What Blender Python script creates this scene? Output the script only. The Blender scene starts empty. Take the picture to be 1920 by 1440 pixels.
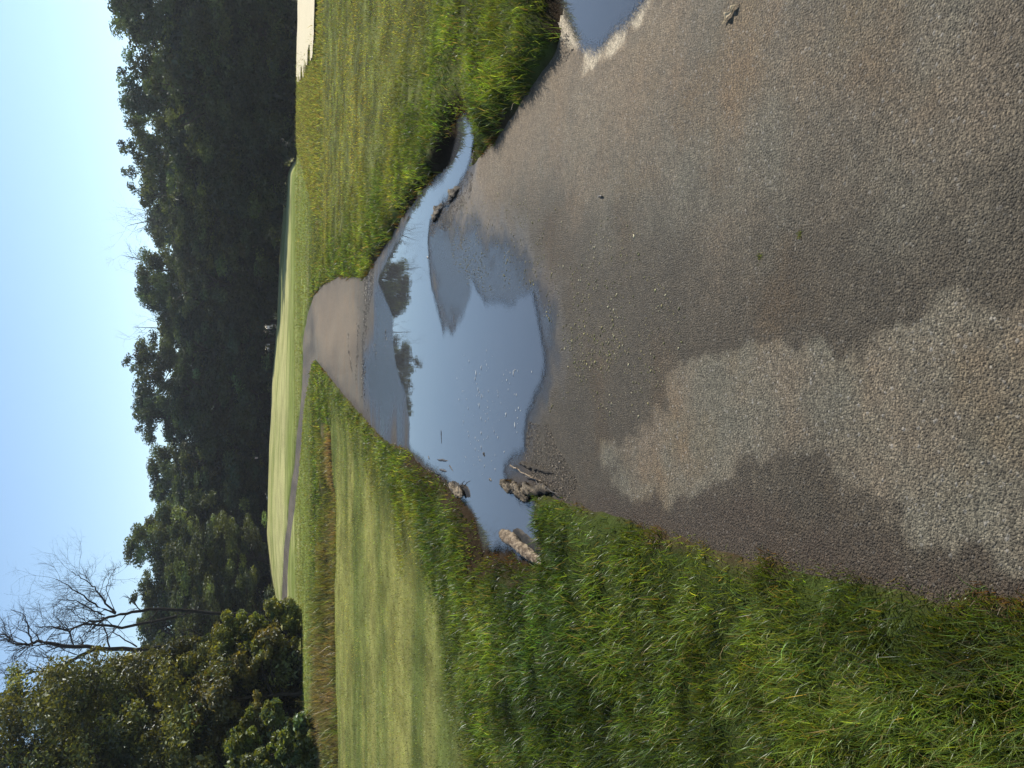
import bpy, math, random
import numpy as np
from mathutils import Vector, Matrix

C = bpy.context.scene.collection
R = math.radians

# ------------------------------------------------------------------ camera, sky, sun, exposure
CAM_H = 1.5
PITCH = R(16.6)
FPX = 1550.0                     # focal length in photo pixels (photo is 1920 wide, held on its side)
cam_d = bpy.data.cameras.new('camera')
cam = bpy.data.objects.new('camera', cam_d)
C.objects.link(cam)
cam_d.sensor_fit = 'HORIZONTAL'
cam_d.sensor_width = 36.0
cam_d.lens = FPX / 1920 * 36.0
cam_d.clip_start = 0.05
cam_d.clip_end = 5000
fw = Vector((0, math.cos(PITCH), -math.sin(PITCH)))
upv = Vector((0, math.sin(PITCH), math.cos(PITCH)))
rt = Vector((1, 0, 0))
# the photograph lies on its side: world up points to image left, world right to image top
mx = Matrix((-upv, rt, -fw)).transposed()
cam.matrix_world = Matrix.Translation((0, 0, CAM_H)) @ mx.to_4x4()
bpy.context.scene.camera = cam

SUN_AZ, SUN_EL = R(50), R(36)
world = bpy.data.worlds.new('World')
bpy.context.scene.world = world
world.use_nodes = True
wn = world.node_tree
bg = wn.nodes['Background']
sky = wn.nodes.new('ShaderNodeTexSky')
sky.sky_type = 'NISHITA'
sky.sun_disc = False
sky.sun_elevation = SUN_EL
sky.sun_rotation = SUN_AZ
sky.air_density = 1.0
sky.dust_density = 0.0
sky.ozone_density = 1.4
wn.links.new(sky.outputs[0], bg.inputs[0])
bg.inputs[1].default_value = 0.105

sd = bpy.data.lights.new('sun', 'SUN')
sd.energy = 5.0
sd.angle = R(0.5)
sd.color = (1.0, 0.93, 0.80)
sun = bpy.data.objects.new('sun', sd)
C.objects.link(sun)
sdir = Vector((math.sin(SUN_AZ) * math.cos(SUN_EL), math.cos(SUN_AZ) * math.cos(SUN_EL), math.sin(SUN_EL)))
sun.rotation_euler = sdir.to_track_quat('Z', 'Y').to_euler()

vs = bpy.context.scene.view_settings
vs.view_transform = 'Standard'
vs.look = 'None'
vs.gamma = 1
vs.use_curve_mapping = False
vs.exposure = 0.63

# ------------------------------------------------------------------ helpers
def ray(X, Y):
    """direction through a photo pixel"""
    u, v = 1440 - Y, X
    return fw + rt * ((u - 720) / FPX) + upv * ((960 - v) / FPX)

def gp(X, Y, z=0.0):
    d = ray(X, Y)
    t = (z - CAM_H) / d.z
    return (d.x * t, d.y * t)

def at(X, Y, dist):
    """world point on the pixel's ray at horizontal distance dist"""
    d = ray(X, Y)
    t = dist / math.hypot(d.x, d.y)
    return Vector((d.x * t, d.y * t, CAM_H + d.z * t))

def gpoly(pts, z=0.0):
    return np.array([gp(x, y, z) for x, y in pts])

def proj(x, y, z=0.0):
    """numpy: photo pixel of world points"""
    cp, sp = math.cos(PITCH), math.sin(PITCH)
    dz = z - CAM_H
    dep = y * cp - dz * sp
    up = y * sp + dz * cp
    dep = np.where(dep < 0.05, 0.05, dep)
    u = 720 + FPX * x / dep
    v = 960 - FPX * up / dep
    return v, 1440 - u

def hash2(ix, iy, seed):
    n = (ix * 374761393 + iy * 668265263 + seed * 1442695041) & 0x7fffffff
    n = ((n ^ (n >> 13)) * 1274126177) & 0x7fffffff
    return ((n ^ (n >> 16)) & 0xffff) / 65535.0

def vnoise(x, y, seed=0):
    ix = np.floor(x).astype(np.int64); iy = np.floor(y).astype(np.int64)
    fx = x - ix; fy = y - iy
    fx = fx * fx * (3 - 2 * fx); fy = fy * fy * (3 - 2 * fy)
    a = hash2(ix, iy, seed); b = hash2(ix + 1, iy, seed)
    c = hash2(ix, iy + 1, seed); d = hash2(ix + 1, iy + 1, seed)
    return (a * (1 - fx) + b * fx) * (1 - fy) + (c * (1 - fx) + d * fx) * fy - 0.5

def fbm(x, y, f=1.0, o=3, seed=0):
    s = 0; a = 1.0
    for k in range(o):
        s = s + a * vnoise(x * f, y * f, seed + k * 17)
        f *= 2.1; a *= 0.5
    return s

def sstep(a, b, x):
    t = np.clip((x - a) / (b - a), 0, 1)
    return t * t * (3 - 2 * t)

def sdf(px, py, poly):
    """signed distance to polygon, negative inside"""
    px = np.asarray(px, float); py = np.asarray(py, float)
    d2 = np.full(px.shape, 1e18)
    ins = np.zeros(px.shape, bool)
    n = len(poly)
    for i in range(n):
        ax, ay = poly[i]; bx, by = poly[(i + 1) % n]
        ex, ey = bx - ax, by - ay
        L = ex * ex + ey * ey + 1e-12
        t = np.clip(((px - ax) * ex + (py - ay) * ey) / L, 0, 1)
        dx = px - ax - t * ex; dy = py - ay - t * ey
        d2 = np.minimum(d2, dx * dx + dy * dy)
        c = (ay > py) != (by > py)
        with np.errstate(divide='ignore', invalid='ignore'):
            xi = ax + (py - ay) * ex / (ey if ey != 0 else 1e-12)
        ins ^= c & (px < xi)
    d = np.sqrt(d2)
    return np.where(ins, -d, d)

def ldist(px, py, line):
    d2 = np.full(np.shape(px), 1e18)
    for i in range(len(line) - 1):
        ax, ay = line[i]; bx, by = line[i + 1]
        ex, ey = bx - ax, by - ay
        L = ex * ex + ey * ey + 1e-12
        t = np.clip(((px - ax) * ex + (py - ay) * ey) / L, 0, 1)
        dx = px - ax - t * ex; dy = py - ay - t * ey
        d2 = np.minimum(d2, dx * dx + dy * dy)
    return np.sqrt(d2)

def raw_mesh(name, V, F, mat, attrs=None, smooth=False, parent=None):
    """V (n,3); F list of arrays (m,k) of polygons"""
    me = bpy.data.meshes.new(name)
    V = np.asarray(V, np.float32)
    if not isinstance(F, list):
        F = [F]
    me.vertices.add(len(V)); me.vertices.foreach_set('co', V.ravel())
    loops = np.concatenate([f.ravel() for f in F]).astype(np.int32)
    tot = np.concatenate([np.full(len(f), f.shape[1], np.int32) for f in F])
    st = np.concatenate([[0], np.cumsum(tot)[:-1]]).astype(np.int32)
    me.loops.add(len(loops)); me.loops.foreach_set('vertex_index', loops)
    me.polygons.add(len(tot)); me.polygons.foreach_set('loop_start', st)
    me.update(calc_edges=True)
    if smooth:
        me.polygons.foreach_set('use_smooth', np.ones(len(tot), bool))
    for k, a in (attrs or {}).items():
        a = np.asarray(a, np.float32)
        if a.ndim == 2:
            at_ = me.attributes.new(k, 'FLOAT_COLOR', 'POINT')
            if a.shape[1] == 3:
                a = np.concatenate([a, np.ones((len(a), 1), np.float32)], 1)
            at_.data.foreach_set('color', a.ravel())
        else:
            at_ = me.attributes.new(k, 'FLOAT', 'POINT')
            at_.data.foreach_set('value', a)
    me.validate()
    if mat: me.materials.append(mat)
    o = bpy.data.objects.new(name, me)
    C.objects.link(o)
    if parent: o.parent = parent
    return o

def tag(o, label=None, cat=None, group=None, kind=None):
    if label: o['label'] = label
    if cat: o['category'] = cat
    if group: o['group'] = group
    if kind: o['kind'] = kind
    return o

def empty(name, loc):
    o = bpy.data.objects.new(name, None)
    o.empty_display_size = 0.2
    o.location = loc
    C.objects.link(o)
    return o

def angles(fine=0.15, half=33.0, coarse=3.0):
    a = np.arange(-half, half + 1e-6, fine)
    b = np.arange(half + coarse, 360 - half - 1e-6, coarse)
    return np.radians(np.concatenate([a, b]))

def polar(name, rs, an, wrap, zfn, mat, mask=None, attrs=None, smooth=True):
    """polar sheet around the camera's foot; an = angle from +y to +x"""
    RR, AA = np.meshgrid(rs, an, indexing='ij')
    x = (RR * np.sin(AA)).ravel(); y = (RR * np.cos(AA)).ravel()
    z = zfn(x, y)
    nr, na = RR.shape
    idx = np.arange(nr * na).reshape(nr, na)
    if wrap: idx = np.concatenate([idx, idx[:, :1]], 1)
    F = np.stack([idx[:-1, :-1], idx[:-1, 1:], idx[1:, 1:], idx[1:, :-1]], -1).reshape(-1, 4)[:, ::-1]
    if mask is not None:
        m = mask(x, y)
        F = F[m[F].any(1)]
        used = np.zeros(len(x), bool); used[F.ravel()] = True
        re = np.cumsum(used) - 1
        F = re[F]; x, y, z = x[used], y[used], z[used]
    A = attrs(x, y, z) if attrs else None
    return raw_mesh(name, np.stack([x, y, z], 1), F, mat, A, smooth)

# ------------------------------------------------------------------ material helpers
class NT:
    def __init__(s, name):
        s.m = bpy.data.materials.new(name); s.m.use_nodes = True
        s.t = s.m.node_tree; s.t.nodes.clear()
        s.out = s.t.nodes.new('ShaderNodeOutputMaterial')
    def n(s, typ, **k):
        nd = s.t.nodes.new(typ)
        for a, b in k.items(): setattr(nd, a, b)
        return nd
    def l(s, a, b): s.t.links.new(a, b)
    def attr(s, name): return s.n('ShaderNodeAttribute', attribute_name=name)
    def pos(s): return s.n('ShaderNodeNewGeometry').outputs['Position']
    def math(s, op, a, b=None, c=None, clamp=False):
        nd = s.n('ShaderNodeMath', operation=op, use_clamp=clamp)
        for i, q in enumerate((a, b, c)):
            if q is None: continue
            if isinstance(q, (int, float)): nd.inputs[i].default_value = q
            else: s.l(q, nd.inputs[i])
        return nd.outputs[0]
    def ramp(s, fac, lo, hi, a=0.0, b=1.0):
        nd = s.n('ShaderNodeMapRange', interpolation_type='SMOOTHSTEP')
        s.l(fac, nd.inputs[0])
        for i, q in enumerate((lo, hi, a, b)): nd.inputs[1 + i].default_value = q
        return nd.outputs[0]
    def mix(s, fac, a, b, blend='MIX'):
        nd = s.n('ShaderNodeMix', data_type='RGBA', blend_type=blend)
        if isinstance(fac, (int, float)): nd.inputs[0].default_value = fac
        else: s.l(fac, nd.inputs[0])
        for i, q in ((6, a), (7, b)):
            if isinstance(q, tuple): nd.inputs[i].default_value = (*q, 1)
            else: s.l(q, nd.inputs[i])
        return nd.outputs[2]
    def noise(s, scale, detail=3, rough=0.5, vec=None):
        nd = s.n('ShaderNodeTexNoise')
        s.l(vec if vec is not None else s.pos(), nd.inputs['Vector'])
        nd.inputs['Scale'].default_value = scale
        nd.inputs['Detail'].default_value = detail
        nd.inputs['Roughness'].default_value = rough
        return nd.outputs[0]
    def vor(s, scale, feature='F1', vec=None):
        nd = s.n('ShaderNodeTexVoronoi', feature=feature)
        s.l(vec if vec is not None else s.pos(), nd.inputs['Vector'])
        nd.inputs['Scale'].default_value = scale
        return nd
    def bump(s, h, strength, dist):
        nd = s.n('ShaderNodeBump')
        if isinstance(strength, (int, float)): nd.inputs['Strength'].default_value = strength
        else: s.l(strength, nd.inputs['Strength'])
        nd.inputs['Distance'].default_value = dist
        s.l(h, nd.inputs['Height'])
        return nd.outputs[0]
    def principled(s, col, rough=0.8, normal=None, spec=0.5, ior=1.45):
        b = s.n('ShaderNodeBsdfPrincipled')
        if isinstance(col, tuple): b.inputs['Base Color'].default_value = (*col, 1)
        else: s.l(col, b.inputs['Base Color'])
        if isinstance(rough, (int, float)): b.inputs['Roughness'].default_value = rough
        else: s.l(rough, b.inputs['Roughness'])
        if isinstance(spec, (int, float)): b.inputs['Specular IOR Level'].default_value = spec
        else: s.l(spec, b.inputs['Specular IOR Level'])
        b.inputs['IOR'].default_value = ior
        if normal is not None: s.l(normal, b.inputs['Normal'])
        return b.outputs[0]
    def done(s, sh):
        s.l(sh, s.out.inputs['Surface']); return s.m

def leafy_material(name, transl=0.4, gloss=0.06, rough=0.45, warm=(1.25, 1.2, 0.45)):
    t = NT(name)
    c = t.attr('col').outputs['Color']
    d = t.n('ShaderNodeBsdfDiffuse'); t.l(c, d.inputs[0])
    tr = t.n('ShaderNodeBsdfTranslucent')
    t.l(t.mix(1.0, c, warm, 'MULTIPLY'), tr.inputs[0])
    m = t.n('ShaderNodeMixShader'); m.inputs[0].default_value = transl
    t.l(d.outputs[0], m.inputs[1]); t.l(tr.outputs[0], m.inputs[2])
    g = t.n('ShaderNodeBsdfGlossy'); g.inputs['Roughness'].default_value = rough
    g.inputs[0].default_value = (0.9, 0.95, 1, 1)
    m2 = t.n('ShaderNodeMixShader'); m2.inputs[0].default_value = gloss
    t.l(m.outputs[0], m2.inputs[1]); t.l(g.outputs[0], m2.inputs[2])
    return t.done(m2.outputs[0])

# ------------------------------------------------------------------ layout taken from the photo, laid on the ground
left_edge = [(1920, 1108), (1800, 1085), (1700, 1066), (1600, 1050), (1500, 1035), (1350, 1008), (1250, 985), (1130, 945),
             (1060, 930), (985, 905), (900, 880), (830, 860), (770, 840), (740, 830), (715, 815), (690, 788), (650, 744),
             (625, 714), (603, 687), (591, 672)]
inner = [(584, 690), (575, 750), (564, 850), (554, 950), (547, 1040), (544, 1110)]
outer = [(540, 1090), (542, 1030), (548, 940), (556, 830), (564, 720), (569, 640), (577, 590), (588, 556), (608, 534), (640, 520),
         (683, 526), (700, 500), (735, 446), (760, 402), (790, 372), (840, 345), (875, 330), (900, 305), (930, 268), (985, 190), (1040, 110), (1075, 20)]
PATH = np.concatenate([[(-0.3, -9), (-0.36, 0.6)], gpoly(left_edge), gpoly(inner), gpoly([(538, 1150), (535, 1150)]), gpoly(outer),
                       [(2.25, 3.0), (2.3, 1.0), (2.3, -9)]])
PUD = gpoly([(868, 205), (852, 225), (858, 250), (846, 290), (832, 325), (806, 350), (782, 373), (768, 402), (752, 440), (728, 480), (715, 505), (708, 530),
             (722, 560), (735, 592), (737, 636), (742, 687), (752, 715), (761, 745), (768, 796), (767, 838), (790, 866), (820, 890),
             (850, 914), (872, 945), (893, 985), (906, 1036), (940, 1040), (975, 1050), (1028, 1040), (1024, 1010), (1010, 965), (996, 940),
             (975, 930), (955, 905), (950, 882), (975, 865), (985, 845), (984, 812), (990, 780), (1006, 752), (1020, 730), (1027, 685),
             (1024, 645), (1016, 609), (1007, 563), (1000, 545), (967, 551), (933, 560), (912, 556), (902, 535), (888, 512), (880, 520), (882, 545), (872, 585), (848, 612), (833, 617),
             (817, 563), (808, 517), (804, 447), (808, 420), (825, 392), (852, 368), (868, 342), (884, 300), (896, 250), (884, 215)])
PUD2 = np.concatenate([gpoly([(1056, 40), (1066, 62), (1080, 88), (1100, 112), (1115, 112), (1140, 88), (1170, 58), (1195, 25), (1212, 0), (1228, -40)]),
                       [(2.95, 3.05), (3.0, 3.5), (2.75, 4.1), (2.3, 4.35)]])
DITCH = gpoly([(611, 800), (611, 850), (612, 900), (613, 1000), (614, 1150), (616, 1300), (618, 1500), (622, 1800)])
DITCH_FADE = gp(611, 800)[0]
BUNKER = gpoly([(556, -60), (556, 60), (560, 100), (569, 138), (577, 136), (584, 122), (598, 84), (608, 34), (611, -60), (600, -200), (560, -200)])

CREST_Y = np.array([-900, 200, 260, 300, 420, 520, 600, 720, 850, 1000, 1080, 1150, 1250, 2200])
CREST_Z = np.array([-.9, -.9, -.7, -.45, -.1, .2, .3, .8, 1.1, 1.3, .95, .4, .3, .3])

def terrain(x, y):
    """lie of the land without the path's trench"""
    d = np.hypot(x, y)
    _, Yp = proj(x, np.where(y > 0.2, y, 0.2), 0 * x + 0.5)
    Yp = np.where(y > 0.2, Yp, np.where(x > 0, -900, 4200))
    zc = np.interp(Yp, CREST_Y, CREST_Z)
    z = zc * sstep(42, 85, d)
    right = sstep(330, 235, Yp)
    z = z + right * (0.05 * sstep(22, 38, d) - 1.7 * sstep(39.5, 54, d))
    z = z - 1.5 * sstep(88, 97, d) * (1 - right)
    z = z + 2.0 * np.exp(-((Yp - 655) / 60.0) ** 2) * np.exp(-((d - 99) / 4.0) ** 2)
    # ditch
    dl = ldist(x, y, DITCH)
    nar = sstep(930, 890, Yp)
    z = z - (0.75 + 0.45 * nar) * np.exp(-(dl / (1.7 - 0.95 * nar)) ** 2) * sstep(2.2, 0.6, x - 0) * sstep(0.5, -2.5, x + 1.0)
    z = z + 0.10 * fbm(x, y, 0.18, 3, 5) * sstep(3, 14, d) + 0.03 * fbm(x, y, 1.1, 2, 9) * sstep(1.5, 4, d) * sstep(60, 30, d)
    return z

def usdf(x, y):
    return np.minimum(np.minimum(sdf(x, y, PATH), sdf(x, y, PUD)), sdf(x, y, PUD2))

def flat_w(x, y, s=None):
    if s is None: s = usdf(x, y)
    return sstep(1.2, 0.1, s)

def path_z(x, y):
    d = np.hypot(x, y)
    return terrain(x, y) * sstep(24, 40, d)

ARM_LINE = gpoly([(872, 190), (880, 240), (880, 300), (868, 345)])
def ARM(x, y):
    """low trampled strip along the puddle's outlet"""
    return sstep(0.75, 0.25, ldist(x, y, ARM_LINE))

def ground_z(x, y, s=None):
    if s is None: s = usdf(x, y)
    d = np.hypot(x, y)
    jit = 0.05 * vnoise(x * 9, y * 9, 3) + 0.06 * vnoise(x * 3, y * 3, 4)
    t = terrain(x, y)
    base = t * (1 - flat_w(x, y, s)) + path_z(x, y) * flat_w(x, y, s)
    k = np.clip(d / 25, 0.0, 1.0)
    spud = np.minimum(sdf(x, y, PUD), sdf(x, y, PUD2))
    bank = 0.055 * sstep(0.03, 0.16, spud + 0.6 * jit) * sstep(1.2, 0.3, spud) * sstep(0.0, 0.15, s) * sstep(16, 12, d)
    bank = bank + 0.040 * sstep(0.02, 0.20, s + 0.8 * jit) * sstep(0.2, 0.6, x) * sstep(2.5, 0.6, s) * sstep(9, 6, d)
    bank = bank * (1 - ARM(x, y))
    return base + bank - (0.045 + 0.12 * k) + (0.095 + 0.13 * k) * sstep(-0.10 - 0.3 * k, 0.22, s + jit * (1 - k))

# ---- zones of the ground
ROUGH_R = gpoly([(562, 262), (575, 320), (600, 400), (603, 470), (600, 530), (640, 515), (690, 520), (900, 300), (1080, 0), (1080, -500), (560, -500)])
MOWN_L = gpoly([(626, 4200), (627, 1300), (627, 1000), (626, 860), (618, 740), (650, 770), (690, 820), (740, 900), (790, 1000), (820, 1080), (860, 1200), (890, 1300), (905, 1440), (940, 4200)])
WEEDS = gpoly([(600, 815), (601, 900), (598, 1000), (596, 1150), (594, 1300), (590, 2000), (629, 2000), (629, 1300), (629, 1000), (628, 880), (620, 800)])

def ground_col(x, y, z, s=None):
    d = np.hypot(x, y)
    n1 = fbm(x, y, 0.8, 3, 21); n2 = fbm(x, y, 3.0, 3, 31)
    n3 = fbm(x * 0.25, y * 1.6, 1.0, 3, 41)
    def col(*c): return np.array(c)[None, :]
    def mixc(a, b, t): return a * (1 - t[:, None]) + b * t[:, None]
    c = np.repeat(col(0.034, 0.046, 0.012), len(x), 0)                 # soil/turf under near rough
    # fairway beyond the path: mown bands
    far = sstep(26, 34, d)
    pale = col(0.345, 0.335, 0.150); green = col(0.150, 0.185, 0.045)
    band = np.clip(sstep(48, 60, d) - 0.5 * np.exp(-((d - 72) / 3.5) ** 2) + 0.35 * np.exp(-((d - 40) / 2.0) ** 2) + 1.1 * n3, 0, 1)
    c = mixc(c, mixc(np.repeat(green, len(x), 0), pale, band), far)
    m = sstep(0.5, -0.8, sdf(x, y, ROUGH_R) + 0.6 * n1)
    c = mixc(c, col(0.092, 0.102, 0.032) * (1 + 0.7 * n2[:, None]), m)
    m = sstep(0.9, -1.0, sdf(x, y, MOWN_L) + 1.2 * n1)
    c = mixc(c, mixc(np.repeat(col(0.098, 0.120, 0.034), len(x), 0), col(0.205, 0.203, 0.064), np.clip(0.4 + 1.6 * n3, 0, 1)), m)
    m = sstep(0.3, -0.3, sdf(x, y, WEEDS) + 0.5 * n1)
    c = mixc(c, mixc(np.repeat(col(0.085, 0.095, 0.03), len(x), 0), col(0.12, 0.10, 0.05), np.clip(0.5 + 1.5 * n2, 0, 1)), m)
    c = c * (1 + 0.55 * n2[:, None] * sstep(60, 20, d)[:, None] + 0.3 * n1[:, None])
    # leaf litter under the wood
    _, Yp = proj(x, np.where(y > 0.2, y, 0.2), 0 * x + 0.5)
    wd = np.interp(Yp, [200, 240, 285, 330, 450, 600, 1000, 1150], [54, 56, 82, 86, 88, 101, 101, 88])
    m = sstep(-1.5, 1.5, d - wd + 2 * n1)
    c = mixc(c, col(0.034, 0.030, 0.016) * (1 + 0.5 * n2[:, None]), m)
    # bare soil along the path edge
    if s is None: s = usdf(x, y)
    m = sstep(0.10, 0.0, s + 0.10 * n2) * sstep(25, 18, d)
    c = mixc(c, col(0.060, 0.042, 0.026), m)
    spud = np.minimum(sdf(x, y, PUD), sdf(x, y, PUD2))
    m = sstep(0.22, 0.10, spud + 0.10 * n2)
    c = mixc(c, col(0.030, 0.021, 0.013), m)
    return np.clip(c, 0.004, 1)

# ------------------------------------------------------------------ ground
t = NT('ground')
gc = t.attr('col').outputs['Color']
nf = t.noise(60, 4, 0.7); nm = t.noise(9, 3, 0.6)
f = t.math('MULTIPLY', t.math('ADD', nf, 0.5), t.math('ADD', nm, 0.5))
cc = t.n('ShaderNodeMix', data_type='RGBA', blend_type='MULTIPLY'); cc.inputs[0].default_value = 1
cb = t.n('ShaderNodeCombineColor')
for i in range(3): t.l(f, cb.inputs[i])
t.l(gc, cc.inputs[6]); t.l(cb.outputs[0], cc.inputs[7])
MAT_GROUND = t.done(t.principled(cc.outputs[2], 0.95, t.bump(nf, 0.6, 0.03), 0.03))

rs = 0.5 * np.exp(np.arange(0, math.log(1500 / 0.5) + 0.012, 0.012))
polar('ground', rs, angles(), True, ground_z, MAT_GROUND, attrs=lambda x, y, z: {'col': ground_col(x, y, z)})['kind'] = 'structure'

# ------------------------------------------------------------------ asphalt path
DRY = gpoly([(1250, 690), (1330, 660), (1480, 628), (1600, 606), (1740, 578), (1920, 545), (2200, 500), (2200, 1100), (1920, 1052), (1860, 1015), (1790, 985), (1640, 955), (1620, 930),
             (1510, 888), (1420, 878), (1390, 910), (1370, 950), (1300, 955), (1200, 940), (1150, 890), (1130, 850), (1150, 820), (1190, 800), (1245, 765)])
MIDDRY = gpoly([(930, 280), (1000, 180), (1090, 120), (1210, -20), (1500, -300), (1920, -300), (1920, 250), (1750, 330), (1600, 350), (1480, 400), (1350, 450), (1240, 460),
                (1150, 440), (1050, 400), (950, 380), (890, 350)])
WETZ = gpoly([(800, 440), (815, 540), (840, 620), (990, 700), (1050, 680), (1040, 560), (1010, 500), (900, 400), (830, 400)])
SHAL = gpoly([(690, 540), (700, 600), (680, 690), (690, 760), (720, 820), (770, 845), (790, 800), (780, 600), (740, 500), (700, 505)])
BENDSAND = gpoly([(585, 560), (610, 530), (660, 525), (672, 600), (668, 660), (650, 690), (620, 690), (600, 660), (590, 610)])

def path_attrs(x, y, z):
    d = np.hypot(x, y)
    w = 0.15 * fbm(x, y, 2.5, 4, 51) + 0.10 * fbm(x, y, 11, 3, 52)
    dry = sstep(0.03, -0.03, sdf(x, y, DRY) + w + 0.03)
    mid = 0.72 * sstep(0.30, -0.35, sdf(x, y, MIDDRY) + 1.6 * w)
    dry = np.clip(np.maximum(dry * (0.92 + 0.5 * fbm(x, y, 3, 3, 53)), mid * (1 + 0.55 * fbm(x * 1.3, y * 0.8, 2.0, 4, 54)) + 0.16 * fbm(x, y, 3, 3, 56)), 0, 1)
    far = sstep(11.5, 15, d)
    dry = np.maximum(dry, far * np.clip(0.62 + 1.0 * fbm(x * 1.8, y * 0.35, 1.0, 4, 58), 0.05, 1))
    sp = sdf(x, y, PUD); sp2 = sdf(x, y, PUD2)
    wet = np.maximum(sstep(0.25, -0.25, sdf(x, y, WETZ) + 1.2 * w), sstep(0.5, -0.6, sdf(x, y, SHAL) + 0.5 * w + 0.9 * fbm(x * 0.7, y * 2.2, 1.0, 3, 59)))
    wet = np.maximum(wet, 0.8 * sstep(0.20, 0.0, sp + 0.7 * w) * sstep(13, 11, d))
    dry = dry * (1 - wet)
    sand = sstep(0.12, 0.0, sp2 + 0.8 * w)  # rim of wet sand, the sun's glare on it included as pale colour
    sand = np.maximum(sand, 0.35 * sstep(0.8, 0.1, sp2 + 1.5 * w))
    e = sdf(x, y, PATH)
    sand = np.maximum(sand, 0.45 * sstep(-0.75, -0.1, e + w) * (x > 0.3) * sstep(2.5, 3.8, d) * sstep(7.5, 6.0, d))
    sand = np.maximum(sand, 0.55 * sstep(0.6, -0.8, sdf(x, y, BENDSAND) + 0.5 * fbm(x, y * 0.4, 1.2, 3, 57)))
    soil = sstep(-0.16, 0.0, e + 0.9 * w) * (x < 0.6)
    return {'dry': dry, 'wet': wet, 'sand': sand, 'soil': soil}

t = NT('asphalt')
P = t.pos()
dry = t.attr('dry').outputs['Fac']; wet = t.attr('wet').outputs['Fac']; sand = t.attr('sand').outputs['Fac']; soil = t.attr('soil').outputs['Fac']
wn_ = t.noise(60, 2, 0.6, P)
wv = t.n('ShaderNodeVectorMath', operation='ADD'); t.l(P, wv.inputs[0])
wsc = t.n('ShaderNodeVectorMath', operation='SCALE'); wsc.inputs['Scale'].default_value = 0.005
ncol = t.n('ShaderNodeTexNoise'); ncol.inputs['Scale'].default_value = 90; t.l(P, ncol.inputs['Vector'])
t.l(ncol.outputs['Color'], wsc.inputs[0]); t.l(wsc.outputs[0], wv.inputs[1])
v1 = t.vor(125, vec=wv.outputs[0]); v2 = t.vor(270, vec=wv.outputs[0])
chip = t.ramp(v1.outputs['Distance'], 0.15, 0.75, 1.0, 0.0)
chip2 = t.ramp(v2.outputs['Distance'], 0.1, 0.7, 1.0, 0.0)
rnd = t.n('ShaderNodeSeparateColor'); t.l(v1.outputs['Color'], rnd.inputs[0])
rnd2 = t.n('ShaderNodeSeparateColor'); t.l(v2.outputs['Color'], rnd2.inputs[0])
height = t.math('ADD', t.math('MULTIPLY', chip, t.math('ADD', t.math('MULTIPLY', rnd.outputs[2], 0.9), 0.25)), t.math('MULTIPLY', t.math('MULTIPLY', chip2, rnd2.outputs[2]), 0.5))
height = t.math('ADD', height, t.math('MULTIPLY', t.noise(25, 3, 0.6, P), 0.7))
height = t.math('ADD', height, t.math('MULTIPLY', t.noise(420, 2, 0.6, P), 0.35))
tint = t.math('ADD', t.math('MULTIPLY', rnd.outputs[0], 1.0), 0.5)
speck = t.ramp(rnd.outputs[1], 0.95, 0.995)
crev = t.math('ADD', t.math('MULTIPLY', rnd2.outputs[0], 0.7), 0.62)
pits = t.ramp(t.noise(150, 3, 0.6, P), 0.36, 0.50, 0.38, 1.0)
tint = t.math('MULTIPLY', t.math('MULTIPLY', tint, crev), pits)
mott = t.noise(2.2, 5, 0.6, P); mott2 = t.noise(14, 3, 0.6, P)
damp_c = t.mix(mott, (0.044, 0.037, 0.026), (0.068, 0.053, 0.034))
dry_c = t.mix(t.ramp(mott, 0.35, 0.7), (0.124, 0.113, 0.083), (0.142, 0.110, 0.074))
dryn = t.math('ADD', dry, t.math('MULTIPLY', t.math('SUBTRACT', t.math('ADD', mott2, mott), 1.0), 0.45), clamp=True)
col = t.mix(dryn, damp_c, dry_c)
brn = t.ramp(t.noise(1.3, 4, 0.6, P), 0.48, 0.66)
col = t.mix(t.math('MULTIPLY', brn, 0.75), col, (1.10, 0.90, 0.68), 'MULTIPLY')
col = t.mix(t.math('MULTIPLY', sand, t.ramp(mott2, 0.25, 0.6, 0.55, 1.0)), col, t.mix(t.ramp(sand, 0.5, 1.0), (0.27, 0.195, 0.118), (0.48, 0.40, 0.28)))  # full sand turns cream: sand colour with sun glare painted in
col = t.mix(t.math('MULTIPLY', soil, 0.75), col, (0.048, 0.033, 0.022))
cb = t.n('ShaderNodeCombineColor')
for i in range(3): t.l(tint, cb.inputs[i])
col = t.mix(0.85, col, cb.outputs[0], 'MULTIPLY')
col = t.mix(t.math('MULTIPLY', speck, t.math('ADD', 0.15, t.math('MULTIPLY', dryn, 0.3))), col, (0.30, 0.28, 0.25))
col = t.mix(t.math('MULTIPLY', wet, 0.7), col, (0.024, 0.022, 0.020))
rough = t.math('SUBTRACT', 0.72, t.math('MULTIPLY', t.math('ADD', wet, t.math('MULTIPLY', t.math('SUBTRACT', 1.0, dryn), 0.10)), 0.50))
bstr = t.math('SUBTRACT', 0.75, t.math('MULTIPLY', wet, 0.62))
MAT_ASPHALT = t.done(t.principled(col, rough, t.bump(height, bstr, 0.0055), t.math('ADD', 0.28, t.math('MULTIPLY', wet, 0.25))))

rs = 0.5 * np.exp(np.arange(0, math.log(80 / 0.5), 0.0075))
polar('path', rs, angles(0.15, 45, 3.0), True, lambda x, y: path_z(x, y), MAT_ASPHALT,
      mask=lambda x, y: sdf(x, y, PATH) < 0.05 + 0.012 * np.hypot(x, y), attrs=path_attrs)['kind'] = 'structure'

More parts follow.
